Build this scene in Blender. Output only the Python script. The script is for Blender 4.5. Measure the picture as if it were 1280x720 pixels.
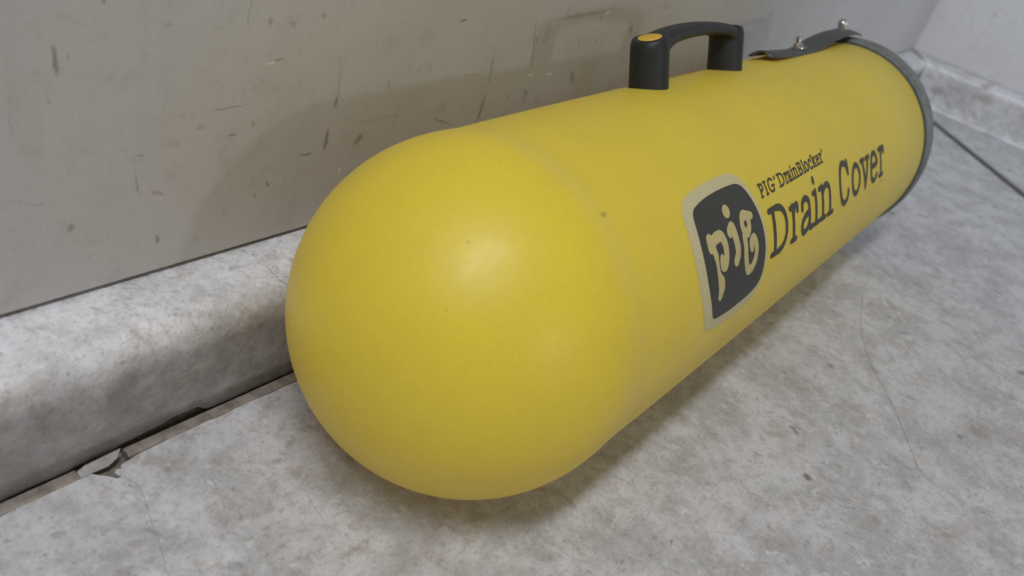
import bpy, bmesh, math, random
from mathutils import Vector, Matrix
random.seed(4)
for o in list(bpy.data.objects): bpy.data.objects.remove(o)
sc = bpy.context.scene
C = sc.collection
R = math.radians

# ------------------------------------------------------------ camera
cam = bpy.data.cameras.new('camera'); cam.sensor_width = 36.0
cam.lens = 1095.65/1280*36; cam.clip_start = .01; cam.clip_end = 60
co = bpy.data.objects.new('camera', cam); C.objects.link(co)
M = Matrix(((0.60051369, 0.28020390, -0.74891213), (-0.75616903, 0.50352097, -0.41794142), (0.25998404, 0.81728356, 0.51425275))).to_4x4()
M.translation = Vector((-0.344993, -0.307097, 0.365248))
co.matrix_world = M
cam.dof.use_dof = True; cam.dof.focus_distance = .55; cam.dof.aperture_fstop = 8
sc.camera = co

# ------------------------------------------------------------ light
w = bpy.data.worlds.new('World'); sc.world = w; w.use_nodes = True
bg = w.node_tree.nodes['Background']
bg.inputs['Color'].default_value = (1.0, .94, .85, 1); bg.inputs['Strength'].default_value = .265

def area(name, target, direction, dist, sx, sy, power, color):
    L = bpy.data.lights.new(name, 'AREA'); L.shape = 'RECTANGLE'; L.size = sx; L.size_y = sy
    L.energy = power; L.color = color
    o = bpy.data.objects.new(name, L); C.objects.link(o)
    d = Vector(direction).normalized()
    o.location = Vector(target) + d*dist
    z = d; x = Vector((1, 0, 0)); y = z.cross(x).normalized(); x = y.cross(z)
    m = Matrix((x, y, z)).transposed().to_4x4(); m.translation = o.location
    o.matrix_world = m
    return o
area('ceiling_light', (-.06, -.12, .17), (-.41, -.19, .91), 1.5, .75, .15, 12.2, (.975, .99, 1.05))
area('room_light', (.1, -.1, .1), (-.13, -1, .31), 3.0, .15, .15, 6.0, (.96, .97, 1.04))
cw = area('corner_fill', (1.25, 0, .12), (-.22, -1, .62), 1.5, .6, .4, 1.05, (.74, .86, 1.0)); cw.data.spread = R(75)  # added cool fill lamp that brightens the far corner
sc.view_settings.view_transform = 'Standard'; sc.view_settings.look = 'None'
sc.view_settings.exposure = 0; sc.view_settings.gamma = 1

# ------------------------------------------------------------ helpers
def new_obj(name, verts, faces, mat, parent=None, smooth=True, **props):
    me = bpy.data.meshes.new(name); me.from_pydata([tuple(v) for v in verts], [], faces)
    me.materials.append(mat)
    if smooth: me.polygons.foreach_set('use_smooth', [True]*len(me.polygons))
    me.update()
    o = bpy.data.objects.new(name, me); C.objects.link(o)
    if parent: o.parent = parent
    for k, v in props.items(): o[k] = v
    return o
def from_bm(name, bm, mat, parent=None, smooth=True, **props):
    me = bpy.data.meshes.new(name); bm.to_mesh(me); bm.free(); me.materials.append(mat)
    if smooth: me.polygons.foreach_set('use_smooth', [True]*len(me.polygons))
    o = bpy.data.objects.new(name, me); C.objects.link(o)
    if parent: o.parent = parent
    for k, v in props.items(): o[k] = v
    return o
def sharp(o, ang=40):
    bm = bmesh.new(); bm.from_mesh(o.data)
    for e in bm.edges:
        if len(e.link_faces) == 2 and e.calc_face_angle(0) > R(ang): e.smooth = False
    bm.to_mesh(o.data); bm.free()
def sweep(points, radius, seg=8, flat=1.0, up=Vector((0, 0, 1)), caps=True):
    P = [Vector(p) for p in points]; V = []; F = []
    for i, p in enumerate(P):
        t = (P[min(i+1, len(P)-1)] - P[max(i-1, 0)]).normalized()
        s = t.cross(up)
        s = s.normalized() if s.length > 1e-6 else Vector((1, 0, 0))
        n = s.cross(t)
        r = radius[i] if isinstance(radius, (list, tuple)) else radius
        for k in range(seg):
            a = 2*math.pi*k/seg
            V.append(p + s*math.cos(a)*r + n*math.sin(a)*r*flat)
    for i in range(len(P)-1):
        for k in range(seg):
            a = i*seg+k; b = i*seg+(k+1) % seg
            F.append((a, b, b+seg, a+seg))
    if caps:
        F.append(tuple(range(seg))[::-1]); F.append(tuple((len(P)-1)*seg+k for k in range(seg)))
    return V, F
def smooth_path(pts, n=6):
    P = [Vector(p) for p in pts]; out = []
    for i in range(len(P)-1):
        p0 = P[max(i-1, 0)]; p1 = P[i]; p2 = P[i+1]; p3 = P[min(i+2, len(P)-1)]
        for k in range(n):
            t = k/n
            out.append(.5*((2*p1)+(p2-p0)*t+(2*p0-5*p1+4*p2-p3)*t*t+(3*p1-p0-3*p2+p3)*t**3))
    out.append(P[-1]); return out

# measured places of marks: centre, half length, half width, angle, strength, colour key
WALL_MARKS = [(-0.1577, 0.2041, 0.0072, 0.0013, -1.46, 0.7, 'k'), (-0.1604, 0.1859, 0.0024, 0.0005, -1.72, 0.4, 'k'), (-0.0664, 0.1699, 0.0123, 0.0007, 0.05, 0.5, 'r'), (-0.0629, 0.1542, 0.0026, 0.0007, 0.02, 0.7, 'k'), (-0.0988, 0.1552, 0.0049, 0.002, -0.26, 0.22, 'r'), (-0.1055, 0.1284, 0.0046, 0.0013, -0.42, 0.45, 'r'), (-0.1173, 0.136, 0.0073, 0.0006, -1.35, 0.5, 'k'), (-0.1043, 0.1004, 0.0035, 0.0013, -1.38, 0.6, 'k'), (-0.0092, 0.1324, 0.0061, 0.0007, -0.02, 0.7, 'k'), (0.0052, 0.1393, 0.0078, 0.0016, -1.65, 0.7, 'k'), (0.0326, 0.1352, 0.0061, 0.0031, -2.21, 0.65, 'b'), (0.0085, 0.172, 0.0126, 0.001, -1.48, 0.35, 'k'), (0.0079, 0.1633, 0.0041, 0.0013, -1.6, 0.6, 'k'), (-0.0351, 0.1182, 0.003, 0.0008, -1.23, 0.6, 'k'), (0.1132, 0.1347, 0.0146, 0.0007, -0.38, 0.65, 'b'), (0.1531, 0.1381, 0.014, 0.0015, -1.65, 0.6, 'k'), (0.1528, 0.1702, 0.0152, 0.0014, -1.44, 0.35, 'k'), (0.2046, 0.1426, 0.0089, 0.0012, -1.2, 0.55, 'k'), (0.1982, 0.182, 0.0222, 0.0013, -1.26, 0.4, 'k'), (0.2661, 0.1517, 0.0074, 0.0033, -0.93, 0.6, 'b'), (0.2051, 0.1598, 0.0051, 0.0009, -0.17, 0.7, 'w'), (0.2307, 0.1575, 0.0037, 0.0011, 0.07, 0.7, 'w'), (0.2594, 0.2039, 0.0366, 0.0021, 0.05, 0.4, 'b'), (0.2109, 0.1898, 0.0095, 0.0057, -1.88, 0.18, 'b'), (0.2908, 0.2038, 0.0032, 0.0014, 0.37, 0.7, 'w'), (0.3389, 0.1865, 0.0068, 0.0018, -1.42, 0.65, 'k'), (0.2317, 0.2077, 0.0087, 0.0014, -1.42, 0.35, 'k'), (0.1086, 0.2069, 0.0048, 0.0008, 0.05, 0.7, 'k'), (-0.0605, 0.2195, 0.0069, 0.0008, -1.72, 0.35, 'k'), (0.1292, 0.1675, 0.0083, 0.0008, -0.04, 0.45, 'r'), (-0.0374, 0.1938, 0.0039, 0.0006, 0.14, 0.5, 'k'), (-0.0429, 0.1924, 0.0034, 0.0006, -0.03, 0.5, 'w'), (-0.1365, 0.2285, 0.0012, 0.0007, 0.44, 0.6, 'k'), (0.0758, 0.1977, 0.0095, 0.0082, 0.68, 0.14, 'b'), (0.0453, 0.1961, 0.009, 0.007, -2.24, 0.12, 'b'), (-0.0319, 0.2129, 0.0023, 0.0017, -1.05, 0.3, 'k'), (-0.0829, 0.1615, 0.0031, 0.0016, -0.02, 0.3, 'k'), (-0.0503, 0.1585, 0.0017, 0.0014, -0.96, 0.35, 'k'), (-0.1047, 0.2166, 0.0027, 0.0011, 0.0, 0.25, 'k'), (-0.1159, 0.1517, 0.0026, 0.0007, -0.02, 0.5, 'k'), (-0.1677, 0.1364, 0.0046, 0.0006, -0.33, 0.3, 'k'), (0.0456, 0.147, 0.021, 0.0017, 0.01, 0.15, 'b'), (-0.1764, 0.1784, 0.0084, 0.0006, -1.53, 0.2, 'k'), (0.1077, 0.1466, 0.006, 0.0041, 0.49, 0.2, 'b'), (-0.1517, 0.2049, 0.0015, 0.0007, -1.08, 0.4, 'k'), (0.0587, 0.1142, 0.003, 0.0005, -0.68, 0.5, 'w'), (0.0209, 0.1154, 0.0025, 0.0008, -1.09, 0.6, 'w'), (0.3901, 0.2044, 0.019, 0.003, -0.0, 0.15, 'b'), (0.6361, 0.1749, 0.0363, 0.0061, -0.31, 0.12, 'b')]
FLOOR_MARKS = [(0.1944, -0.2741, 0.0036, 0.0038, -1.85, 0.75, 'k'), (0.3632, -0.344, 0.0028, 0.0032, -1.97, 0.55, 'k'), (0.5396, -0.3652, 0.0047, 0.0071, -2.05, 0.6, 'k'), (0.7937, -0.1602, 0.0076, 0.0059, -0.97, 0.7, 'k'), (0.8364, -0.1886, 0.0114, 0.0041, -0.79, 0.5, 'k'), (-0.1122, -0.008, 0.0064, 0.0039, -1.26, 0.4, 'g'), (-0.1226, -0.0626, 0.0047, 0.0047, -0.24, 0.4, 'g'), (-0.1336, -0.0238, 0.0029, 0.0034, -0.24, 0.45, 'g'), (-0.0851, -0.0514, 0.004, 0.0028, -0.15, 0.45, 'g'), (-0.069, -0.0446, 0.0067, 0.0034, 0.35, 0.45, 'g'), (-0.1313, -0.0684, 0.0096, 0.0094, -1.24, 0.25, 'g'), (-0.1069, -0.0697, 0.0163, 0.0112, 0.38, 0.22, 'b'), (-0.1965, -0.0291, 0.0036, 0.0024, -0.17, 0.4, 'g'), (-0.2146, -0.0204, 0.0017, 0.0019, -0.09, 0.5, 'g'), (0.0206, -0.2255, 0.0033, 0.0011, -0.06, 0.55, 'g'), (0.0582, -0.2377, 0.0031, 0.0009, 0.19, 0.5, 'k'), (0.1243, -0.2284, 0.0022, 0.0033, -1.32, 0.45, 'b'), (0.2368, -0.2467, 0.0065, 0.002, -1.97, 0.5, 'k'), (0.2542, -0.3306, 0.0103, 0.0044, -0.87, 0.3, 'g'), (0.1259, -0.2928, 0.0131, 0.0116, -2.56, 0.25, 'g'), (0.2667, -0.3215, 0.015, 0.026, -1.2, 0.16, 'g'), (-0.0763, -0.142, 0.0086, 0.0093, -0.98, 0.3, 'g'), (-0.1046, -0.0566, 0.0066, 0.0084, -0.33, 0.2, 'b'), (0.3871, -0.3547, 0.0216, 0.0122, -2.71, 0.2, 'b'), (0.3539, -0.2355, 0.0037, 0.0029, -2.18, 0.5, 'k'), (0.5354, -0.2336, 0.0063, 0.0022, -2.29, 0.5, 'k'), (0.4882, -0.2622, 0.0086, 0.0023, -0.83, 0.35, 'k'), (0.7108, -0.3106, 0.0078, 0.0061, -1.93, 0.35, 'k'), (0.7893, -0.259, 0.0298, 0.0441, -1.57, 0.1, 'g'), (-0.1826, -0.0562, 0.006, 0.0043, -1.08, 0.3, 'g'), (-0.0639, -0.0763, 0.0202, 0.0052, -1.78, 0.25, 'b'), (0.2432, -0.3727, 0.0395, 0.0096, -0.21, 0.18, 'b'), (-0.017, -0.1898, 0.0137, 0.0067, -0.88, 0.2, 'g')]
BASE_MARKS = [(-0.1185, 0.0519, 0.0218, 0.0096, 3.12, 0.5, 'b'), (-0.0411, 0.0349, 0.0191, 0.0084, 3.12, 0.4, 'b'), (-0.0701, 0.0167, 0.0133, 0.0054, -2.6, 0.35, 'g'), (-0.1114, 0.0718, 0.0099, 0.0055, 2.87, 0.4, 'b')]
HAIRS = [[(0.6002, -0.1894), (0.5604, -0.2021), (0.5212, -0.2095), (0.4727, -0.2228), (0.4307, -0.2389), (0.3972, -0.2566), (0.3707, -0.2759), (0.3428, -0.2962), (0.3113, -0.3152), (0.2853, -0.3305), (0.2771, -0.3413)], [(-0.1531, -0.0168), (-0.1512, -0.0224), (-0.152, -0.0293), (-0.1579, -0.0448), (-0.1629, -0.06), (-0.1675, -0.0717), (-0.1711, -0.0784)], [(0.1849, -0.2842), (0.1873, -0.2923), (0.1883, -0.302), (0.1955, -0.3102), (0.2037, -0.3192)], [(-0.087, -0.0807), (-0.0894, -0.0888), (-0.0923, -0.1005)], [(-0.1194, -0.0398), (-0.1218, -0.0501), (-0.1258, -0.0609)]]
# ------------------------------------------------------------ materials
class NT:
    def __init__(s, name, coord='Object'):
        s.m = bpy.data.materials.new(name); s.m.use_nodes = True; s.t = s.m.node_tree; s.n = s.t.nodes; s.l = s.t.links
        s.b = s.n['Principled BSDF']; s.tc = s.n.new('ShaderNodeTexCoord'); s.co = s.tc.outputs[coord]
    def setv(s, node, **kw):
        for k, v in kw.items():
            i = node.inputs[k.replace('_', ' ')]
            if hasattr(v, 'is_linked'): s.l.new(v, i)
            else: i.default_value = v
    def mapping(s, vec, loc=(0, 0, 0), rot=(0, 0, 0), scale=(1, 1, 1), typ='POINT'):
        n = s.n.new('ShaderNodeMapping'); n.vector_type = typ; s.l.new(vec, n.inputs[0])
        n.inputs['Location'].default_value = loc; n.inputs['Rotation'].default_value = rot; n.inputs['Scale'].default_value = scale
        return n.outputs[0]
    def noise(s, scale, detail=4, rough=.55, vec=None, dist=0, out='Fac'):
        n = s.n.new('ShaderNodeTexNoise'); n.inputs['Scale'].default_value = scale; n.inputs['Detail'].default_value = detail
        n.inputs['Roughness'].default_value = rough; n.inputs['Distortion'].default_value = dist
        s.l.new(vec or s.co, n.inputs['Vector']); return n.outputs[out]
    def ramp(s, f, a, b, c=0., d=1., smooth=True):
        n = s.n.new('ShaderNodeMapRange'); n.interpolation_type = 'SMOOTHSTEP' if smooth else 'LINEAR'
        s.l.new(f, n.inputs[0]); n.inputs[1].default_value = a; n.inputs[2].default_value = b; n.inputs[3].default_value = c; n.inputs[4].default_value = d
        return n.outputs[0]
    def math(s, op, a, b=None):
        n = s.n.new('ShaderNodeMath'); n.operation = op
        for i, x in enumerate((a, b)):
            if x is None: continue
            if hasattr(x, 'is_linked'): s.l.new(x, n.inputs[i])
            else: n.inputs[i].default_value = x
        return n.outputs[0]
    def mix(s, f, a, b):
        n = s.n.new('ShaderNodeMix'); n.data_type = 'RGBA'
        for i, x in ((0, f), (6, a), (7, b)):
            if hasattr(x, 'is_linked'): s.l.new(x, n.inputs[i])
            else: n.inputs[i].default_value = x if i == 0 or len(x) == 4 else (*x, 1)
        return n.outputs[2]
    def bump(s, h, strength=.2, dist=.001):
        n = s.n.new('ShaderNodeBump'); n.inputs['Strength'].default_value = strength; n.inputs['Distance'].default_value = dist
        s.l.new(h, n.inputs['Height']); s.l.new(n.outputs[0], s.b.inputs['Normal'])
    def marks(s, col, L, plane, cols, nz):
        """irregular grime, scuff and chip shapes at fixed places on the surface"""
        base = s.n.new('ShaderNodeVectorMath'); base.operation = 'ADD'
        s.l.new(s.co, base.inputs[0]); s.l.new(nz, base.inputs[1])
        for (a, b, U, W, ang, st, c) in L:
            if plane == 'xz': loc, rot, sca = (a, 0, b), (0, -ang, 0), (U, 1e4, W)
            elif plane == 'xy': loc, rot, sca = (a, b, 0), (0, 0, ang), (U, W, 1e4)
            else: loc, rot, sca = (0, a, b), (ang, 0, 0), (1e4, U, W)
            v = s.mapping(base.outputs[0], loc, rot, tuple(x*1.25 for x in sca), 'TEXTURE')
            ln = s.n.new('ShaderNodeVectorMath'); ln.operation = 'LENGTH'; s.l.new(v, ln.inputs[0])
            soft = .15 if W > .003 else .4
            f = s.ramp(ln.outputs['Value'], 1.0, soft, 0, st)
            col = s.mix(f, col, cols[c])
        return col
def jitter(nt, amount, scale):
    """small vector noise that makes mark outlines ragged"""
    c = nt.noise(scale, 3, .6, out='Color')
    v = nt.n.new('ShaderNodeVectorMath'); v.operation = 'SUBTRACT'; nt.l.new(c, v.inputs[0]); v.inputs[1].default_value = (.5, .5, .5)
    k = nt.n.new('ShaderNodeVectorMath'); k.operation = 'SCALE'; nt.l.new(v.outputs[0], k.inputs[0]); k.inputs['Scale'].default_value = amount
    return k.outputs[0]

def mat_wall(name, base, marks, plane):
    t = NT(name)
    col = t.mix(t.ramp(t.noise(6, 4, .6), .35, .7), base, tuple(x*k for x, k in zip(base, (.90, .885, .86))))
    # faint vertical runs and grey grime
    sm = t.mapping(t.co, scale=(60, 60, 5))
    col = t.mix(t.ramp(t.noise(1, 4, .6, vec=sm), .56, .80, 0, .22), col, (.30, .26, .21))
    col = t.mix(t.ramp(t.noise(70, 6, .72), .52, .78, 0, .34), col, (.25, .23, .20))
    col = t.mix(t.ramp(t.noise(260, 5, .75), .55, .76, 0, .36), col, (.22, .20, .18))
    vo = t.n.new('ShaderNodeTexVoronoi'); vo.inputs['Scale'].default_value = 1; vo.inputs['Randomness'].default_value = 1; t.l.new(t.mapping(t.co, scale=(70, 70, 45)), vo.inputs['Vector'])
    fl = t.math('ADD', vo.outputs['Distance'], t.math('MULTIPLY', t.noise(600, 3, .7), .22))
    col = t.mix(t.math('MULTIPLY', t.ramp(fl, .27, .17, 0, .55), t.ramp(t.noise(16, 3), .45, .62)), col, (.17, .14, .115))
    if marks: col = t.marks(col, [m[:5]+(m[5]*.85, m[6]) for m in marks], plane, dict(k=(.085, .08, .072), b=(.15, .11, .075), r=(.26, .10, .08), w=(.9, .88, .84)), jitter(t, .0035, 330))
    fine = t.noise(900, 3, .6)
    col = t.mix(t.ramp(fine, .3, .7, 0, .22), col, tuple(x*.72 for x in base))
    t.setv(t.b, Base_Color=col, Roughness=.55)
    h = t.math('ADD', t.math('MULTIPLY', t.noise(160, 3, .5), .6), t.math('MULTIPLY', fine, .35))
    t.bump(h, .22, .0009)
    return t.m
def mat_vinyl(name, marks=None, plane='xy', tint=.875, grime_shade=.0, pale_edges=False):
    """pale marbled sheet vinyl with grey and brown clouding"""
    t = NT(name)
    a = t.noise(19, 7, .70, dist=.35)
    b = t.noise(110, 7, .72, vec=t.mapping(t.co, (3, 1, 2)), dist=.35)
    c = t.noise(230, 6, .76, vec=t.mapping(t.co, (7, 5, 1)), dist=.2)
    d = t.noise(38, 6, .7, vec=t.mapping(t.co, (1, 9, 4)), dist=.4)
    e = t.noise(400, 5, .72)
    T = lambda *v: tuple(x*tint for x in v)
    col = t.mix(t.ramp(a, .40, .60), T(.70, .705, .73), T(.53, .535, .545))
    col = t.mix(t.ramp(b, .49, .70, 0, .42), col, T(.29, .28, .27))
    col = t.mix(t.ramp(d, .51, .68, 0, .5), col, T(.40, .325, .265))
    col = t.mix(t.ramp(b, .46, .32, 0, .65), col, T(.81, .82, .845))
    col = t.mix(t.ramp(c, .54, .70, 0, .50), col, T(.24, .22, .20))
    col = t.mix(t.ramp(c, .44, .30, 0, .40), col, T(.72, .72, .73))
    col = t.mix(t.ramp(t.noise(45, 4, .6, vec=t.mapping(t.co, (11, 2, 8)), dist=.5), .655, .70, 0, .42), col, T(.23, .23, .235))
    col = t.mix(t.ramp(t.math('ADD', e, t.math('MULTIPLY', b, .25)), .66, .80, 0, .42), col, (.19, .175, .165))
    if grime_shade:    # scuffed grime plus painted-in shade on the kicked face, below the rounded edge
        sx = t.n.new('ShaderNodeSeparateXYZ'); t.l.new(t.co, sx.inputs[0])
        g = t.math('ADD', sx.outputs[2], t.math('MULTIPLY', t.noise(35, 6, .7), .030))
        col = t.mix(t.math('MULTIPLY', t.ramp(g, .082, .062, 0, grime_shade), t.ramp(t.noise(60, 6, .7), .25, .75, .7, 1.0)), col, (.160, .143, .130))
    if pale_edges:    # pale lines along the folded edges
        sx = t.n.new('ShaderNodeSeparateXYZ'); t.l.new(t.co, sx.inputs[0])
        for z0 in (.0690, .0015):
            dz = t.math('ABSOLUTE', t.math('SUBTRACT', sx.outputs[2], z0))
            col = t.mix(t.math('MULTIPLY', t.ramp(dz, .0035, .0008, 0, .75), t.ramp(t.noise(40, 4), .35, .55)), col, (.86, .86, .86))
    if marks: col = t.marks(col, marks, plane, dict(k=(.06, .058, .055), b=(.28, .19, .13), g=(.22, .21, .205)), jitter(t, .006, 160))
    t.setv(t.b, Base_Color=col, Roughness=t.ramp(t.noise(60, 4), .3, .7, .40, .58))
    t.bump(t.math('ADD', t.math('MULTIPLY', t.noise(90, 3, .5), .5), t.math('MULTIPLY', e, .3)), .16, .0009)
    return t.m
def mat_plain(name, col, rough=.5, metal=0, var=.15, scale=200, bump=.1, spec=.5):
    t = NT(name)
    c = t.mix(t.ramp(t.noise(scale, 4, .6), .35, .7), col, tuple(x*(1-var) for x in col))
    t.setv(t.b, Base_Color=c, Roughness=rough, Metallic=metal)
    t.b.inputs['Specular IOR Level'].default_value = spec
    t.bump(t.noise(scale*4, 3), bump, .0006); return t.m
YSPOTS = [((.010, -.0492, .1873), .0022, .55), ((-.0600, -.0230, .1765), .0012, .5), ((-.0780, -.0330, .1530), .0011, .35), ((-.0700, -.0150, .1690), .0009, .3)]
def mat_yellow():
    t = NT('yellow_plastic')
    col = t.mix(t.ramp(t.noise(11, 3, .5), .35, .7), (.95, .785, .052), (.90, .745, .054))
    col = t.mix(t.ramp(t.noise(420, 5, .75), .35, .75, 0, .22), col, (.58, .44, .035))
    col = t.mix(t.ramp(t.noise(26, 6, .75), .5, .75, 0, .16), col, (.60, .47, .10))
    sx = t.n.new('ShaderNodeSeparateXYZ'); t.l.new(t.co, sx.inputs[0])
    lip = t.math('MULTIPLY', t.ramp(sx.outputs[0], -.006, .000), t.ramp(sx.outputs[0], .016, .007))
    col = t.mix(t.math('MULTIPLY', lip, t.ramp(t.noise(24, 3), .35, .6, .08, .30)), col, (.82, .69, .16))
    for (cx, cy, cz), rad, st in YSPOTS:
        v = t.mapping(t.co, (cx, cy, cz), (0, 0, 0), (rad*1.6, rad, rad), 'TEXTURE')
        ln = t.n.new('ShaderNodeVectorMath'); ln.operation = 'LENGTH'; t.l.new(v, ln.inputs[0])
        col = t.mix(t.ramp(t.math('ADD', ln.outputs['Value'], t.noise(500, 2)), 1.5, .7, 0, st), col, (.22, .16, .04))
    t.setv(t.b, Base_Color=col, Roughness=t.ramp(t.noise(90, 4), .3, .7, .39, .48))
    t.b.inputs['Specular IOR Level'].default_value = .62; t.b.inputs['Sheen Weight'].default_value = .10; t.b.inputs['Sheen Roughness'].default_value = .5
    tr = t.n.new('ShaderNodeBsdfTranslucent'); tr.inputs['Color'].default_value = (.95, .62, .06, 1)   # thin milky wall lets some light through
    mx = t.n.new('ShaderNodeMixShader'); mx.inputs[0].default_value = .26
    t.l.new(t.b.outputs[0], mx.inputs[1]); t.l.new(tr.outputs[0], mx.inputs[2])
    t.l.new(mx.outputs[0], t.n['Material Output'].inputs['Surface'])
    t.bump(t.noise(1400, 2), .10, .0003)
    return t.m
Y = mat_yellow()
INK = mat_plain('black_print', (.042, .043, .034), .5, var=.3, scale=900)
HALO = mat_plain('pale_label_border', (.60, .53, .29), .5, var=.1, scale=500)
TEXTINK = mat_plain('olive_black_print', (.052, .051, .030), .5, var=.3, scale=900)
FADE = mat_plain('pale_label_fade', (.68, .56, .14), .5, var=.1, scale=500)
PIGY = mat_plain('pale_yellow_print', (.56, .47, .20), .5, var=.08)
BLK = mat_plain('black_nylon', (.015, .016, .018), .48, var=.25, scale=500, bump=.2)
INS = mat_plain('amber_insert', (.72, .43, .035), .45, var=.06)
RUB = mat_plain('grey_rubber', (.185, .20, .185), .50, var=.35, scale=150, bump=.2)
RUBD = mat_plain('dark_rubber', (.052, .057, .053), .42, var=.35, scale=150, bump=.2)
STEEL = mat_plain('zinc_steel', (.62, .60, .56), .22, 1, var=.25, scale=700)
CABLE = mat_plain('dark_cable', (.17, .17, .16), .55, var=.15)
STRIP = mat_plain('brown_grey_strip', (.30, .265, .23), .6, var=.45, scale=120, bump=.3)
GAP = mat_plain('dark_gap', (.13, .11, .09), .85, var=.5, scale=300)
TORN = mat_plain('torn_backing', (.26, .23, .20), .8, var=.4, scale=200)
HAIR = mat_plain('hair', (.47, .46, .45), .6, var=.1)
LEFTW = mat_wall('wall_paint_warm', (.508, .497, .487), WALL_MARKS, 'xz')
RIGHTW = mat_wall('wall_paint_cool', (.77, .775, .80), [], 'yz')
FLOORM = mat_vinyl('vinyl_floor', FLOOR_MARKS, 'xy')
CURBM = mat_vinyl('vinyl_curb', [(-.043, .072, .006, .0008, -.9, .5, 'g')], 'xz', grime_shade=.74, tint=1.07)
BASEM = mat_vinyl('vinyl_baseboard', BASE_MARKS, 'yz', grime_shade=0, tint=1.08, pale_edges=True)

# ------------------------------------------------------------ setting
h, p, XC = .0779, .0403, 1.4458
# floor sheet; its edge along the ledge is trimmed a little short and torn at one place
edge = [(-3, -.0046)]
x = -.32
while x < -.172:
    edge.append((x, -.0044 + random.uniform(-.0005, .0005))); x += .008
edge += [(-.1695, -.0040), (-.1672, -.0022), (-.1650, -.0036), (-.1625, -.0066), (-.1592, -.0100), (-.1566, -.0138), (-.1540, -.0146), (-.1548, -.0118), (-.1553, -.0094), (-.1530, -.0082), (-.1515, -.0092), (-.1500, -.0070), (-.1478, -.0066), (-.1455, -.0062)]
x = -.140
while x < 1.3:
    edge.append((x, -.0046 + random.uniform(-.0006, .0006))); x += .009 if x < .1 else .05
edge += [(XC+.0, -.0046)]
far = [(XC+.0, -4), (-3, -4)]
poly = edge + far; n = len(poly)
V = [(a, b, 0) for a, b in poly] + [(a, b, -.0022) for a, b in edge]
F = [tuple(range(n))[::-1]] + [(i, i+1, n+i+1, n+i) for i in range(len(edge)-1)]
floor = new_obj('floor', V, F, FLOORM, smooth=False, kind='structure', label='pale marbled grey vinyl floor, worn and scratched')
bmq = bmesh.new(); bmq.from_mesh(floor.data); bmesh.ops.triangulate(bmq, faces=[f for f in bmq.faces if len(f.verts) > 4]); bmesh.ops.recalc_face_normals(bmq, faces=bmq.faces); bmq.to_mesh(floor.data); bmq.free()
new_obj('subfloor', [(-3, -4, -.0045), (1.6, -4, -.0045), (1.6, .03, -.0045), (-3, .03, -.0045)], [(0, 1, 2, 3)], TORN, smooth=False, kind='structure', label='dark underlay showing where the vinyl is torn')
# brown-grey strip lying in the joint, interrupted at the tear
def strip(x0, x1, tag):
    V = []; F = []; k = max(2, int((x1-x0)/.01))
    for i in range(k+1):
        x = x0+(x1-x0)*i/k; j = random.uniform(-.0003, .0003)
        for yy, zz in ((-.0046+j, -.003), (-.0043+j, -.0001), (-.0028+j, .0011), (.0018, .0011), (.0024, -.0010), (.0026, -.003)): V.append((x, yy, zz))
    for i in range(k):
        for q in range(5): a = i*6+q; F.append((a, a+1, a+7, a+6))
    F += [(0, 1, 2, 3, 4, 5), tuple(k*6+q for q in range(6))[::-1]]
    o = new_obj('joint_strip', V, F, STRIP, smooth=False, kind='structure', label=tag)
    return o
strip(-1.2, -.1702, 'brown grey joint strip left of the tear')
strip(-.1440, XC-.005, 'brown grey joint strip running behind the tube')
# light flap of vinyl bridging the joint left of the tear
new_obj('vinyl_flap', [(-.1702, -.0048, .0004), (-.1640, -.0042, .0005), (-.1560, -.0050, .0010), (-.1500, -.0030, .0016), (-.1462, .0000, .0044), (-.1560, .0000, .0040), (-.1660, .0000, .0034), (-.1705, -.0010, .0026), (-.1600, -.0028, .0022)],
        [(0, 1, 8, 7), (1, 2, 8), (2, 3, 8), (3, 4, 5, 8), (5, 6, 8), (6, 7, 8)], CURBM, kind='structure', label='small pale flap of torn vinyl bridging the joint')

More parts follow.
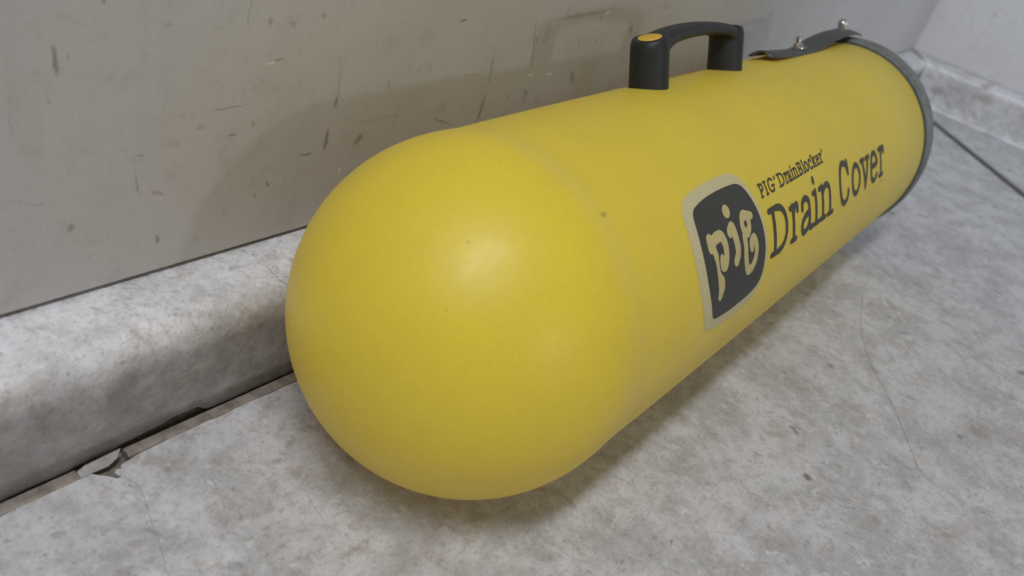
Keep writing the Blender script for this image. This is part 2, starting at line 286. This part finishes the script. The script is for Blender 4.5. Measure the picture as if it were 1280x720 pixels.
def ledge(name, axis, mat, **kw):
    # profile as (depth, z): depth 0 = front face, positive towards the wall
    pr = [(p+.022, h), (p+.004, h), (p-.006, h-.0003), (.022, h-.0012), (.014, h-.0028)]
    for k in range(1, 8):
        a = R(90*k/7*.94); pr.append((.012-.0125*math.sin(a)*1.0, h-.0030-.0125*(1-math.cos(a))))
    pr += [(.0008, .048), (.0012, .030), (.0022, .014)]
    L0, L1 = (-1.2, XC) if axis == 'x' else (-3.0, 0.0)
    V = []; F = []; xs = []
    x = L0
    while x < L1-.001:
        xs.append(x); x += (.0025 if -.30 < x < .02 and axis == 'x' else .05)
    xs.append(L1)
    m = len(pr)+(2 if axis == 'x' else 4)
    chips = [(-.172, .0016), (-.170, .0030), (-.150, .0038), (-.146, .0046), (-.142, .0048), (-.1328, .0060), (-.1208, .0066), (-.1125, .0088), (-.1033, .0082), (-.0972, .0086), (-.0935, .0040), (-.088, .0020), (-.06, .0016), (0, .0014)]
    def bot(x):
        if axis != 'x': return .0
        if x < -.172: return .0016+.0008*math.sin(x*90)+random.uniform(-.0003, .0003)
        for (a, za), (b, zb) in zip(chips, chips[1:]):
            if a <= x < b: return za+(zb-za)*(x-a)/(b-a)+random.uniform(-.0003, .0003)
        return .0014
    for i, x in enumerate(xs):
        last = i == len(xs)-1
        zb = bot(x)*.8
        for dd, z in pr + ([(.0028, zb), (.0048, zb)] if axis == 'x' else [(.0005, .007), (-.0012, .0030), (-.0045, .0010), (-.0080, .0005)]):
            wob = .0004*math.sin(x*23+z*40)+.0003*math.sin(x*61)
            xx = x + (dd if last else 0)
            V.append((xx, dd+wob*(z > .02), z) if axis == 'x' else (XC+dd+wob*(z > .02), xx, z))
    for i in range(len(xs)-1):
        for q in range(m-1):
            a = i*m+q
            F.append((a, a+1, a+m+1, a+m) if axis == 'x' else (a, a+m, a+m+1, a+1))
    return new_obj(name, V, F, mat, **kw)
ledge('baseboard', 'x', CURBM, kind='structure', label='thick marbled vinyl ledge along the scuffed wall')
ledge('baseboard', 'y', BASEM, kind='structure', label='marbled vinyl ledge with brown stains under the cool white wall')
def box(name, a, b, mat, **kw):
    (x0, y0, z0), (x1, y1, z1) = a, b
    V = [(x, y, z) for x in (x0, x1) for y in (y0, y1) for z in (z0, z1)]
    F = [(0, 1, 3, 2), (4, 6, 7, 5), (0, 4, 5, 1), (2, 3, 7, 6), (0, 2, 6, 4), (1, 5, 7, 3)]
    return new_obj(name, V, F, mat, smooth=False, **kw)
box('wall_core', (-1.3, .0060, -.0044), (XC+.05, .0200, .058), GAP, kind='structure', label='dark backing behind the ledge face')
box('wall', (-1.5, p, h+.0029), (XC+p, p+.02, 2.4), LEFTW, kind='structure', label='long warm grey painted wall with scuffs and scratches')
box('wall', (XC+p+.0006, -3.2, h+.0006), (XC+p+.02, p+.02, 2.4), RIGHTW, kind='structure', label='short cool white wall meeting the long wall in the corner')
box('wall_backing', (-1.5, p+.010, h+.0004), (XC+p, p+.018, h+.0028), GAP, kind='structure', label='dark gap between wall and ledge')
# mitre seam of the ledge in the corner
V, F = sweep(smooth_path([(XC-.012+p*.8, p-.003, h+.0006), (XC+.004, .016, h-.0012), (XC-.004, .003, h-.008), (XC-.006, -.0006, h-.022), (XC-.003, -.001, h-.040)], 5), .0014, 6)
new_obj('corner_seam', V, F, CABLE, kind='structure', label='dark curved seam where the two ledges meet')

# ------------------------------------------------------------ loose things on the floor
lab = ['long fine dark hair on the open floor right of the tube', 'fine hairline running from the torn vinyl towards the camera', 'short thin dark hair beside the dark floor chip', 'tiny hair on the floor left of the tube dome', 'tiny hair on the floor below the torn vinyl']
for i, H in enumerate(HAIRS):
    pts = smooth_path([(a, b, .00035) for a, b in H], 4)
    V, F = sweep(pts, .00014 if i in (0, 1) else .00013, 5)
    new_obj('hair', V, F, HAIR, label=lab[i], category='hair')
d0 = Vector((1.3427, -.0785, .0022)); d1 = Vector((1.1459, -.2687, .0022)); dd = (d1-d0)
pts = [d0 - dd*.33 + Vector((0, .004, 0)), d0-dd*.15, d0, d0+dd*.5, d1, d1+dd*1.2+Vector((.004, -.004, 0)), d1+dd*3+Vector((.03, -.02, 0))]
V, F = sweep(smooth_path(pts, 8), .0054, 12, flat=.35)
new_obj('cable', V, F, CABLE, label='straight dark grey flat cable crossing the floor beyond the tube end', category='cable')

# ------------------------------------------------------------ the tube
root = bpy.data.objects.new('drain_cover_tube', None); C.objects.link(root)
root.location = (0, -.0959, 0); root.rotation_euler = (0, 0, .015416); root.empty_display_size = .05
root['label'] = 'yellow plastic storage tube with domed end and black handle, lying on floor against ledge'; root['category'] = 'storage tube'
RR = .1
def cyl(x, th, r):      # th measured from the top towards the open floor
    return Vector((x, -r*math.sin(th), RR + r*math.cos(th)))
def lathe(name, prof, mat, parent, seg=160, closed=False, **kw):
    V = []; F = []
    for x, r in prof:
        if r <= 1e-6: V += [cyl(x, 0, 0)]*1; continue
        V += [cyl(x, 2*math.pi*k/seg, r) for k in range(seg)]
    # index rows
    rows = []; i = 0
    for x, r in prof:
        if r <= 1e-6: rows.append([i]*seg); i += 1
        else: rows.append(list(range(i, i+seg))); i += seg
    for a, b in zip(rows, rows[1:]):
        for k in range(seg):
            f = [a[k], a[(k+1) % seg], b[(k+1) % seg], b[k]]
            g = []
            for q in f:
                if q not in g: g.append(q)
            if len(g) > 2: F.append(tuple(g))
    return new_obj(name, V, F, mat, parent, **kw)
# domed end cap: near-hemisphere swelling a touch at its rim
prof = []
for k in range(0, 49):
    a = R(90*k/48)
    prof.append((-.1003*math.cos(a), .1002*math.sin(a) if k else 0))
prof += [(.004, .1003), (.009, .1001), (.014, .0998), (.020, .0996)]
lathe('dome', prof, Y, root)
body = [(.0200, .0996), (.026, .0995), (.035, .0996), (.05, .0998), (.10, .1001), (.2, .1003), (.35, .1000), (.5, .0998), (.604, .0997), (.606, .099), (.606, .090)]
lathe('tube_body', body, Y, root)
# lid closing the far end
lathe('end_cap', [(.600, .097), (.618, .097), (.621, .094), (.621, 0)], RUBD, root, seg=96)
# rubber band round the far rim: wide on top, narrow below
seg = 160; V = []; F = []
def bandw(th):
    return .0125 + .0115*math.cos(th-R(5))
sec = 9
for k in range(seg):
    th = 2*math.pi*k/seg; wd = bandw(th); lift = .0008+.0020*math.cos(th-R(20))
    x0 = .6065
    ring = [(x0+.0006, .0990), (x0, .1003+lift*.25), (x0+.0008, .1010+lift*.55), (x0+wd*.25, .1016+lift), (x0+wd*.55, .1022+lift), (x0+wd*.85, .1022+lift), (x0+wd-.0008, .1016+lift), (x0+wd, .100+lift), (x0+wd-.0004, .0955)]
    for (x, r) in ring: V.append(cyl(x, th, r))
for k in range(seg):
    for q in range(sec-1):
        a = k*sec+q; b = ((k+1) % seg)*sec+q; F.append((a, a+1, b+1, b))
o = new_obj('rim_band', V, F, RUB, root)
V = []; F = []          # dark bead where band meets the yellow wall
o = lathe('bead', [(.6030, .0985), (.6030, .1006), (.6040, .1013), (.6056, .1014), (.6066, .1008), (.6066, .099)], RUBD, o)
o.parent = bpy.data.objects['rim_band']

# strap tail over the top
th0 = R(-19)
path = [(.397, .1068), (.405, .1060), (.430, .1044), (.455, .1030), (.480, .1020), (.505, .1030), (.530, .1058), (.555, .1090), (.580, .1108), (.605, .1112), (.630, .1098), (.640, .1075)]
path = smooth_path([(a, b, 0) for a, b in path], 4)
hw = .0125; tk = .0016; V = []; F = []; cols = 9
for i, q in enumerate(path):
    t = i/(len(path)-1)
    wdt = hw*min(1, .55+t*9) if t < .05 else hw*(1+.25*t)
    for side in (0, 1):
        for c in range(cols):
            s = (c/(cols-1)*2-1)
            r = q.y + (0 if side == 0 else tk) - .0012*s*s
            base = cyl(q.x, th0, r); tang = Vector((0, -math.cos(th0), -math.sin(th0)))
            sag = Vector((0, math.sin(th0), -math.cos(th0)))*(.0042*s*s) if q.y > .1 else Vector()
            V.append(base + tang*(s*wdt) + sag*.7)
m = cols*2
for i in range(len(path)-1):
    for c in range(cols-1):
        a = i*m+c; F.append((a, a+m, a+m+1, a+1)); a += cols; F.append((a, a+1, a+m+1, a+m))
    for c in (0, cols-1):
        a = i*m+c; b = a+cols
        F.append((a, b, b+m, a+m) if c == 0 else (a, a+m, b+m, b))
for i in (0, (len(path)-1)*m):
    for c in range(cols-1): F.append((i+c, i+c+1, i+cols+c+1, i+cols+c))
strap = new_obj('strap', V, F, RUBD, root); sharp(strap)
def bolt(x, th, r, kind):
    up = Vector((0, -math.sin(th), math.cos(th))); ax = Vector((1, 0, 0)); tg = up.cross(ax)
    def disc(prof, seg):
        V = []; F = []
        for hh, rr in prof:
            for k in range(seg):
                a = 2*math.pi*k/seg; V.append(cyl(x, th, r+hh)+(ax*math.cos(a)+tg*math.sin(a))*rr)
        for i in range(len(prof)-1):
            for k in range(seg):
                F.append((i*seg+k, i*seg+(k+1) % seg, (i+1)*seg+(k+1) % seg, (i+1)*seg+k))
        F.append(tuple(range(len(prof)*seg-seg, len(prof)*seg))); return V, F
    w = new_obj('washer', *disc([(0, .0072), (.0010, .0072), (.0011, .004)], 24), STEEL, root); sharp(w, 30)
    nt = new_obj('nut', *disc([(.0008, .0046), (.0038, .0046), (.0042, .0038)], 6), STEEL, w, smooth=False)
    if kind == 'stud':
        pr = []; z = .003
        for k in range(9): pr += [(z, .0025), (z+.0004, .0030)]; z += .0008
        pr += [(z, .0022), (z+.0006, .0014)]
        new_obj('stud', *disc(pr, 12), STEEL, w)
    else:
        pr = [(.003, .0050), (.0055, .0052)]+[(.0055+.0052*math.sin(R(a)), .0052*math.cos(R(a))) for a in (15, 30, 45, 60, 75, 85)]
        new_obj('dome_nut', *disc(pr, 20), STEEL, w)
bolt(.484, R(-18), .1033, 'stud')
bolt(.628, R(-20), .1110, 'dome')

# ------------------------------------------------------------ handle
xa, xb, thh = .1975, .3250, R(-20)
up = Vector((0, -math.sin(thh), math.cos(thh))); ax = Vector((1, 0, 0)); tg = Vector((0, -math.cos(thh), -math.sin(thh)))
def hp(x, t, r): return cyl(x, thh, r) + tg*t
bm = bmesh.new()
def add(V, F):
    vs = [bm.verts.new(v) for v in V]
    for f in F:
        try: bm.faces.new([vs[i] for i in f])
        except ValueError: pass
def top(x):
    u = (x-(xa+xb)/2)/((xb-xa)/2+.013)
    return .1300 + .0088*(1-abs(u)**2.2)
for xc in (xa, xb):
    V = []; F = []; seg = 48
    prof = [(.090, 1.0), (.0975, 1.03), (.100, 1.01), (.112, .99), (.1235, .985)]
    nr = 12
    for r, s in prof:
        for k in range(seg):
            a = 2*math.pi*k/seg; V.append(hp(xc+.0128*s*math.cos(a), .0138*s*math.sin(a), r))
    # rounded top shoulder following the arch
    for j in range(1, nr+1):
        f = j/nr; e = R(90*f); s = .985*(math.cos(e)*.16+.84) if j < nr else 0
        s = .985*(1-.14*(1-math.cos(e))) if j < nr else .0
        for k in range(seg):
            a = 2*math.pi*k/seg; xx = xc+.0128*s*math.cos(a)
            hi = top(xx)
            V.append(hp(xx, .0138*s*math.sin(a), .1235+(hi-.1235)*math.sin(e)))
    tot = len(prof)+nr
    F.append(tuple(range(seg))[::-1])
    for i in range(tot-1):
        for k in range(seg): F.append((i*seg+k, i*seg+(k+1) % seg, (i+1)*seg+(k+1) % seg, (i+1)*seg+k))
    add(V, F)
V = []; F = []; N = 60; S = 28
for i in range(N+1):
    x = xa+.001 + (xb-xa-.002)*i/N; u = abs((x-(xa+xb)/2)/((xb-xa)/2))
    wd = .0104+.0020*min(1, u)**3; tp = top(x)
    th_ = .0098 + .0075*max(0, (u-.62)/.38)**2.2
    for k in range(S):
        a = 2*math.pi*k/S; ca, sa = math.cos(a), math.sin(a)
        n_ = 3.2
        xx = abs(ca)**(2/n_)*(1 if ca > 0 else -1); zz = abs(sa)**(2/n_)*(1 if sa > 0 else -1)
        V.append(hp(x, wd*xx, tp-th_/2+zz*th_/2))
for i in range(N):
    for k in range(S): F.append((i*S+k, i*S+(k+1) % S, (i+1)*S+(k+1) % S, (i+1)*S+k))
F += [tuple(range(S))[::-1], tuple(N*S+k for k in range(S))]
add(V, F)
bmesh.ops.remove_doubles(bm, verts=bm.verts, dist=1e-5)
bmesh.ops.recalc_face_normals(bm, faces=bm.faces)
handle = from_bm('handle', bm, BLK, root)
rm = handle.modifiers.new('remesh', 'REMESH'); rm.mode = 'VOXEL'; rm.voxel_size = .0006; rm.use_smooth_shade = True
smo = handle.modifiers.new('smooth', 'SMOOTH'); smo.factor = .6; smo.iterations = 6
V = []; F = []; seg = 40
xi = xa-.0006
def hs(x): return (top(x+.0008)-top(x-.0008))/.0016
for rr, dz in ((1.0, .0001), (.985, .0006), (.9, .0009), (.45, .0010), (.02, .0010)):
    for k in range(seg):
        a = 2*math.pi*k/seg; x = xi+.0078*rr*math.cos(a)
        V.append(hp(x, .0082*rr*math.sin(a), top(x)+dz-.0003))
for i in range(4):
    for k in range(seg): F.append((i*seg+k, i*seg+(k+1) % seg, (i+1)*seg+(k+1) % seg, (i+1)*seg+k))
F.append(tuple(4*seg+k for k in range(seg)))
new_obj('insert', V, F, INS, handle, label='oval amber insert on the near end of the handle')

# ------------------------------------------------------------ printing on the tube
# a signed-distance drawing kit: strokes in label millimetres (x along the tube, s round it, s grows downwards)
import numpy as np
def sd_stroke(X, S, pts, rad):
    best = np.full(X.shape, 1e9)
    rad = rad if isinstance(rad, (list, tuple)) else [rad]*len(pts)
    for (a, b), ra, rb in zip(zip(pts, pts[1:]), rad, rad[1:]):
        vx, vy = b[0]-a[0], b[1]-a[1]; L = vx*vx+vy*vy+1e-9
        t = np.clip(((X-a[0])*vx+(S-a[1])*vy)/L, 0, 1)
        best = np.minimum(best, np.hypot(X-a[0]-t*vx, S-a[1]-t*vy)-(ra+(rb-ra)*t))
    return best
def curve(pts, n=8, closed=False):
    P = [np.array(p, float) for p in pts]; out = []
    N = len(P); rng = range(N if closed else N-1)
    g = (lambda i: P[i % N]) if closed else (lambda i: P[min(max(i, 0), N-1)])
    for i in rng:
        p0, p1, p2, p3 = g(i-1), g(i), g(i+1), g(i+2)
        for k in range(n):
            t = k/n; out.append(tuple(.5*((2*p1)+(p2-p0)*t+(2*p0-5*p1+4*p2-p3)*t*t+(3*p1-p0-3*p2+p3)*t**3)))
    if not closed: out.append(tuple(P[-1]))
    return out
def sd_poly(X, S, pts):
    d = np.full(X.shape, 1e9); ins = np.zeros(X.shape, bool)
    for a, b in zip(pts, pts[1:]+pts[:1]):
        vx, vy = b[0]-a[0], b[1]-a[1]; L = vx*vx+vy*vy+1e-9
        t = np.clip(((X-a[0])*vx+(S-a[1])*vy)/L, 0, 1)
        d = np.minimum(d, np.hypot(X-a[0]-t*vx, S-a[1]-t*vy))
        c = ((a[1] > S) != (b[1] > S)) & (X < (b[0]-a[0])*(S-a[1])/((b[1]-a[1]) or 1e-9)+a[0])
        ins ^= c
    return np.where(ins, -d, d)
def body_r(x):
    for (x0, r0), (x1, r1) in zip(body, body[1:]):
        if x0 <= x <= x1: return r0+(r1-r0)*(x-x0)/(x1-x0)
    return .1
def decal(name, sdf, bounds, step, off, mat, parent, **kw):
    x0, x1, s0, s1 = bounds
    xs = np.arange(x0, x1+step, step); ss = np.arange(s0, s1+step, step)
    X, S = np.meshgrid(xs, ss, indexing='ij'); D = sdf(X, S)
    V = []; idx = {}; F = []
    def vert(key, x, s):
        if key not in idx:
            idx[key] = len(V); V.append(cyl(x/1000, s/100, body_r(x/1000)+off))
        return idx[key]
    ii, jj = np.where((D[:-1, :-1] < 0) | (D[1:, :-1] < 0) | (D[1:, 1:] < 0) | (D[:-1, 1:] < 0))
    for i, j in zip(ii.tolist(), jj.tolist()):
        cs = [(i, j), (i+1, j), (i+1, j+1), (i, j+1)]; f = []
        for a, b in zip(cs, cs[1:]+cs[:1]):
            da, db = D[a], D[b]
            if da < 0: f.append(vert(a, xs[a[0]], ss[a[1]]))
            if (da < 0) != (db < 0):
                t = da/(da-db); key = (min(a, b), max(a, b))
                f.append(vert(key, xs[a[0]]+(xs[b[0]]-xs[a[0]])*t, ss[a[1]]+(ss[b[1]]-ss[a[1]])*t))
        if len(f) > 2: F.append(tuple(f[::-1]))
    return new_obj(name, V, F, mat, parent, **kw)
badge_pts = curve([(87.0, 71.5), (96, 67.6), (115, 65.6), (140, 65.6), (154, 67.8), (161.5, 76), (168, 91), (171.3, 107), (170.5, 122), (165.5, 133), (152, 137.4), (125, 138.8), (103, 137.6), (96.5, 135.4), (92.5, 128), (86.5, 112), (84.2, 96), (84.5, 83)], 8, True)
halo = decal('product_label', lambda X, S: sd_poly(X+3.4, S+.6, badge_pts)-6.4, (70, 182, 54, 150), .8, .00014, HALO, root, label='printed label of a pale border, black badge and lettering')
decal('border_fade', lambda X, S: sd_poly(X+3.6, S+.6, badge_pts)-7.6, (68, 184, 52, 152), .8, .00009, FADE, halo)
# badge letters: fat round strokes
P_ = [(curve([(95.2, 88.4), (95.2, 93.2)], 2), 3.5), (curve([(99.2, 90.4), (104, 89.4), (110.2, 90.0), (113.4, 95.5), (113.2, 102.5), (110.4, 107.2), (107.2, 106.2), (106.3, 103.2)], 6), 3.5),
      (curve([(97.6, 93.5), (99.6, 99), (100.4, 105), (101.2, 110.5), (104.2, 116.6), (104.6, 120), (103.2, 123.6)], 6), [2.8]*8+[2.1]*8+[2.2]*4+[3.0]*3+[4.2]*8+[3.2]*20)]
def pig(X, S):
    d = np.full(X.shape, 1e9)
    for pts, r in P_:
        rr = r if not isinstance(r, list) else (r+[r[-1]]*99)[:len(pts)]
        d = np.minimum(d, sd_stroke(X, S, pts, rr))
    # narrow cut that frees the curl of the p from its stem
    d = np.maximum(d, -sd_stroke(X, S, curve([(105.6, 98.6), (103.2, 102.6), (103.2, 107.4), (105.6, 110.8), (110.5, 112.6)], 5), .55))
    d = np.minimum(d, np.hypot((X-125.2)/1.12, S-78.6)-4.1)                       # dot
    d = np.minimum(d, sd_stroke(X, S, curve([(122.6, 90.5), (126.5, 88.8), (128.6, 95), (129.6, 104), (126.4, 108.8)], 5), 3.7))
    g = np.abs(np.hypot((X-145.6)/.98, (S-91.2)/1.12)-4.9)-2.9                     # upper bowl of g
    g = np.minimum(g, sd_stroke(X, S, [(150.5, 87.2), (155.8, 88.2)], [3.2, 2.3]))
    g = np.minimum(g, sd_stroke(X, S, curve([(141, 97.5), (141.2, 104), (140.6, 112), (143.0, 119.2), (149.5, 119.4), (155.5, 114.5), (157.2, 107.5), (154.4, 102.2), (150.0, 103.4), (150.2, 107.0)], 5), 3.1))
    return np.minimum(d, g)
badge = decal('badge', lambda X, S: np.maximum(sd_poly(X, S, badge_pts), -pig(X, S)), (80, 176, 62, 142), .55, .00028, INK, halo)
decal('badge_lettering', lambda X, S: pig(X, S), (88, 164, 70, 130), .6, .00020, PIGY, halo, label='fat rounded pale letters spelling pig')

# slab serif letters in unit boxes: x 0..1, y 0 baseline .. 1 cap height
XH = .79
def arc(cx, cy, rx, ry, a0, a1, n=14):
    return [(cx+rx*math.cos(R(a0+(a1-a0)*k/n)), cy+ry*math.sin(R(a0+(a1-a0)*k/n))) for k in range(n+1)]
G = {
 'D': [[(.0, .955), (.42, .955)], [(.0, .045), (.42, .045)], [(.20, .95), (.20, .05)], [(.42, .955), (.66, .90), (.84, .74), (.90, .5), (.84, .26), (.66, .10), (.42, .045)]],
 'r': [[(.0, XH-.04), (.34, XH-.04)], [(.36, XH-.02), (.36, .04)], [(.05, .04), (.72, .04)], [(.36, XH-.24), (.50, XH-.09), (.70, XH-.035), (.95, XH-.04), (.93, XH-.15)]],
 'a': [[(.12, XH-.22), (.16, XH-.10), (.36, XH-.03), (.58, XH-.06), (.72, XH-.18), (.74, .20), (.80, .06), (1.0, .04)], [(.74, XH-.36), (.40, XH-.40), (.14, XH-.50), (.08, .16), (.20, .04), (.42, .035), (.62, .10), (.74, .22)]],
 'i': [[(.05, XH-.04), (.52, XH-.04)], [(.50, XH-.02), (.50, .04)], [(.05, .04), (.95, .04)], [(.46, 1.0), (.46, 1.05)]],
 'n': [[(.0, XH-.04), (.24, XH-.04)], [(.22, XH-.02), (.22, .04)], [(.0, .04), (.42, .04)], [(.22, XH-.20), (.36, XH-.08), (.54, XH-.03), (.70, XH-.07), (.77, XH-.20), (.78, .04)], [(.60, .04), (1.0, .04)]],
 'C': [[(.86, .26), (.80, .10), (.62, .02), (.42, .02), (.22, .14), (.10, .38), (.10, .62), (.22, .86), (.42, .975), (.62, .97), (.80, .86), (.88, .70)], [(.88, .70), (.88, .98)]],
 'o': [arc(.5, XH/2, .40, XH/2-.035, 0, 360, 28)],
 'v': [[(.18, XH-.03), (.50, .03)], [(.82, XH-.03), (.50, .03)], [(.0, XH-.04), (.38, XH-.04)], [(.62, XH-.04), (1.0, XH-.04)]],
 'e': [[(.12, .42), (.84, .46), (.84, .58), (.72, XH-.08), (.50, XH-.03), (.26, XH-.09), (.12, XH-.28), (.10, .34), (.20, .11), (.42, .03), (.64, .04), (.86, .15)]],
 'P': [[(.0, .955), (.5, .955)], [(.24, .95), (.24, .05)], [(.02, .045), (.5, .045)], [(.5, .955), (.78, .90), (.88, .72), (.78, .54), (.5, .47), (.24, .47)]],
 'I': [[(.1, .955), (.9, .955)], [(.5, .95), (.5, .05)], [(.1, .045), (.9, .045)]],
 'G': [[(.84, .80), (.66, .95), (.44, .97), (.22, .84), (.10, .60), (.10, .40), (.22, .14), (.44, .03), (.66, .05), (.82, .16), (.82, .44)], [(.55, .44), (.98, .44)]],
 'B': [[(.0, .955), (.5, .955)], [(.22, .95), (.22, .05)], [(.0, .045), (.5, .045)], [(.5, .955), (.74, .90), (.80, .74), (.72, .58), (.5, .52), (.24, .52)], [(.5, .52), (.78, .46), (.88, .28), (.78, .10), (.5, .045)]],
 'l': [[(.1, .98), (.5, .98)], [(.5, 1.0), (.5, .04)], [(.05, .04), (.95, .04)]],
 'c': [[(.84, .14), (.64, .04), (.44, .03), (.20, .13), (.10, .34), (.12, XH-.26), (.28, XH-.08), (.50, XH-.03), (.70, XH-.07), (.84, XH-.18)], [(.84, XH-.2), (.84, XH-.02)]],
 'k': [[(.0, .98), (.24, .98)], [(.22, 1.0), (.22, .04)], [(.0, .04), (.42, .04)], [(.24, .30), (.76, XH-.05)], [(.42, .44), (.84, .05)], [(.54, XH-.04), (1.0, XH-.04)], [(.66, .04), (1.0, .04)]],
}
def letter(ch, x0, x1, base, cap, wt, step, off=.00026):
    st = []
    for s in G[ch]:
        st.append([(x0+u*(x1-x0), base-v*cap) for u, v in s])
    st = [curve(q, 4) if len(q) > 3 else q for q in st]
    def f(X, S):
        d = np.full(X.shape, 1e9)
        for q in st:
            horiz = len(q) == 2 and abs(q[0][1]-q[1][1]) < .12*cap and abs(q[0][0]-q[1][0]) > .01
            d = np.minimum(d, sd_stroke(X, S, q, wt*(.42 if horiz else .5)))
        return d
    decal('letter', f, (x0-wt, x1+wt, base-cap*1.1-wt, base+wt), step, off, TEXTINK, halo)
sl = lambda x: 124.0 - (x-186)*.0125
for ch, a, b in [('D', 181.5, 214.8), ('r', 217.3, 234.2), ('a', 237.6, 263.5), ('i', 263.2, 278.0), ('n', 277.8, 309.8), ('C', 324.0, 353.0), ('o', 355.5, 382.5), ('v', 382.2, 408.6), ('e', 408.6, 433.2), ('r', 435.3, 453.0)]:
    letter(ch, a+1.2, b-1.2, sl((a+b)/2)-1.2, 31.8, 4.8, .55)
for ch, a, b in [('P', 178.0, 185.6), ('I', 186.4, 191.6), ('G', 192.6, 203.6), ('D', 210.6, 222.0), ('r', 222.6, 228.2), ('a', 228.2, 235.2), ('i', 235.4, 239.8), ('n', 239.8, 248.4), ('B', 249.2, 257.8), ('l', 258.4, 262.6), ('o', 262.6, 270.4), ('c', 271.2, 278.2), ('k', 278.6, 287.2), ('e', 287.6, 294.8), ('r', 295.4, 301.4)]:
    letter(ch, a+.4, b-.4, 82.2-(a-186)*.008, 8.9, 1.75, .26)
def reg(cx, cy):
    decal('registered_mark', lambda X, S: np.minimum(np.abs(np.hypot(X-cx, S-cy)-1.25)-.2, sd_stroke(X, S, [(cx-.35, cy+.6), (cx-.35, cy-.6), (cx+.4, cy-.45), (cx+.3, cy+.05), (cx-.2, cy+.05), (cx+.45, cy+.6)], .17)), (cx-2, cx+2, cy-2, cy+2), .14, .00026, INK, halo)
reg(206.2, 74.3); reg(304.2, 73.0)
decal('registered_mark', lambda X, S: np.abs(np.hypot(X-446, S-124)-1.0)-.25, (443, 449, 121, 127), .2, .00026, INK, halo)
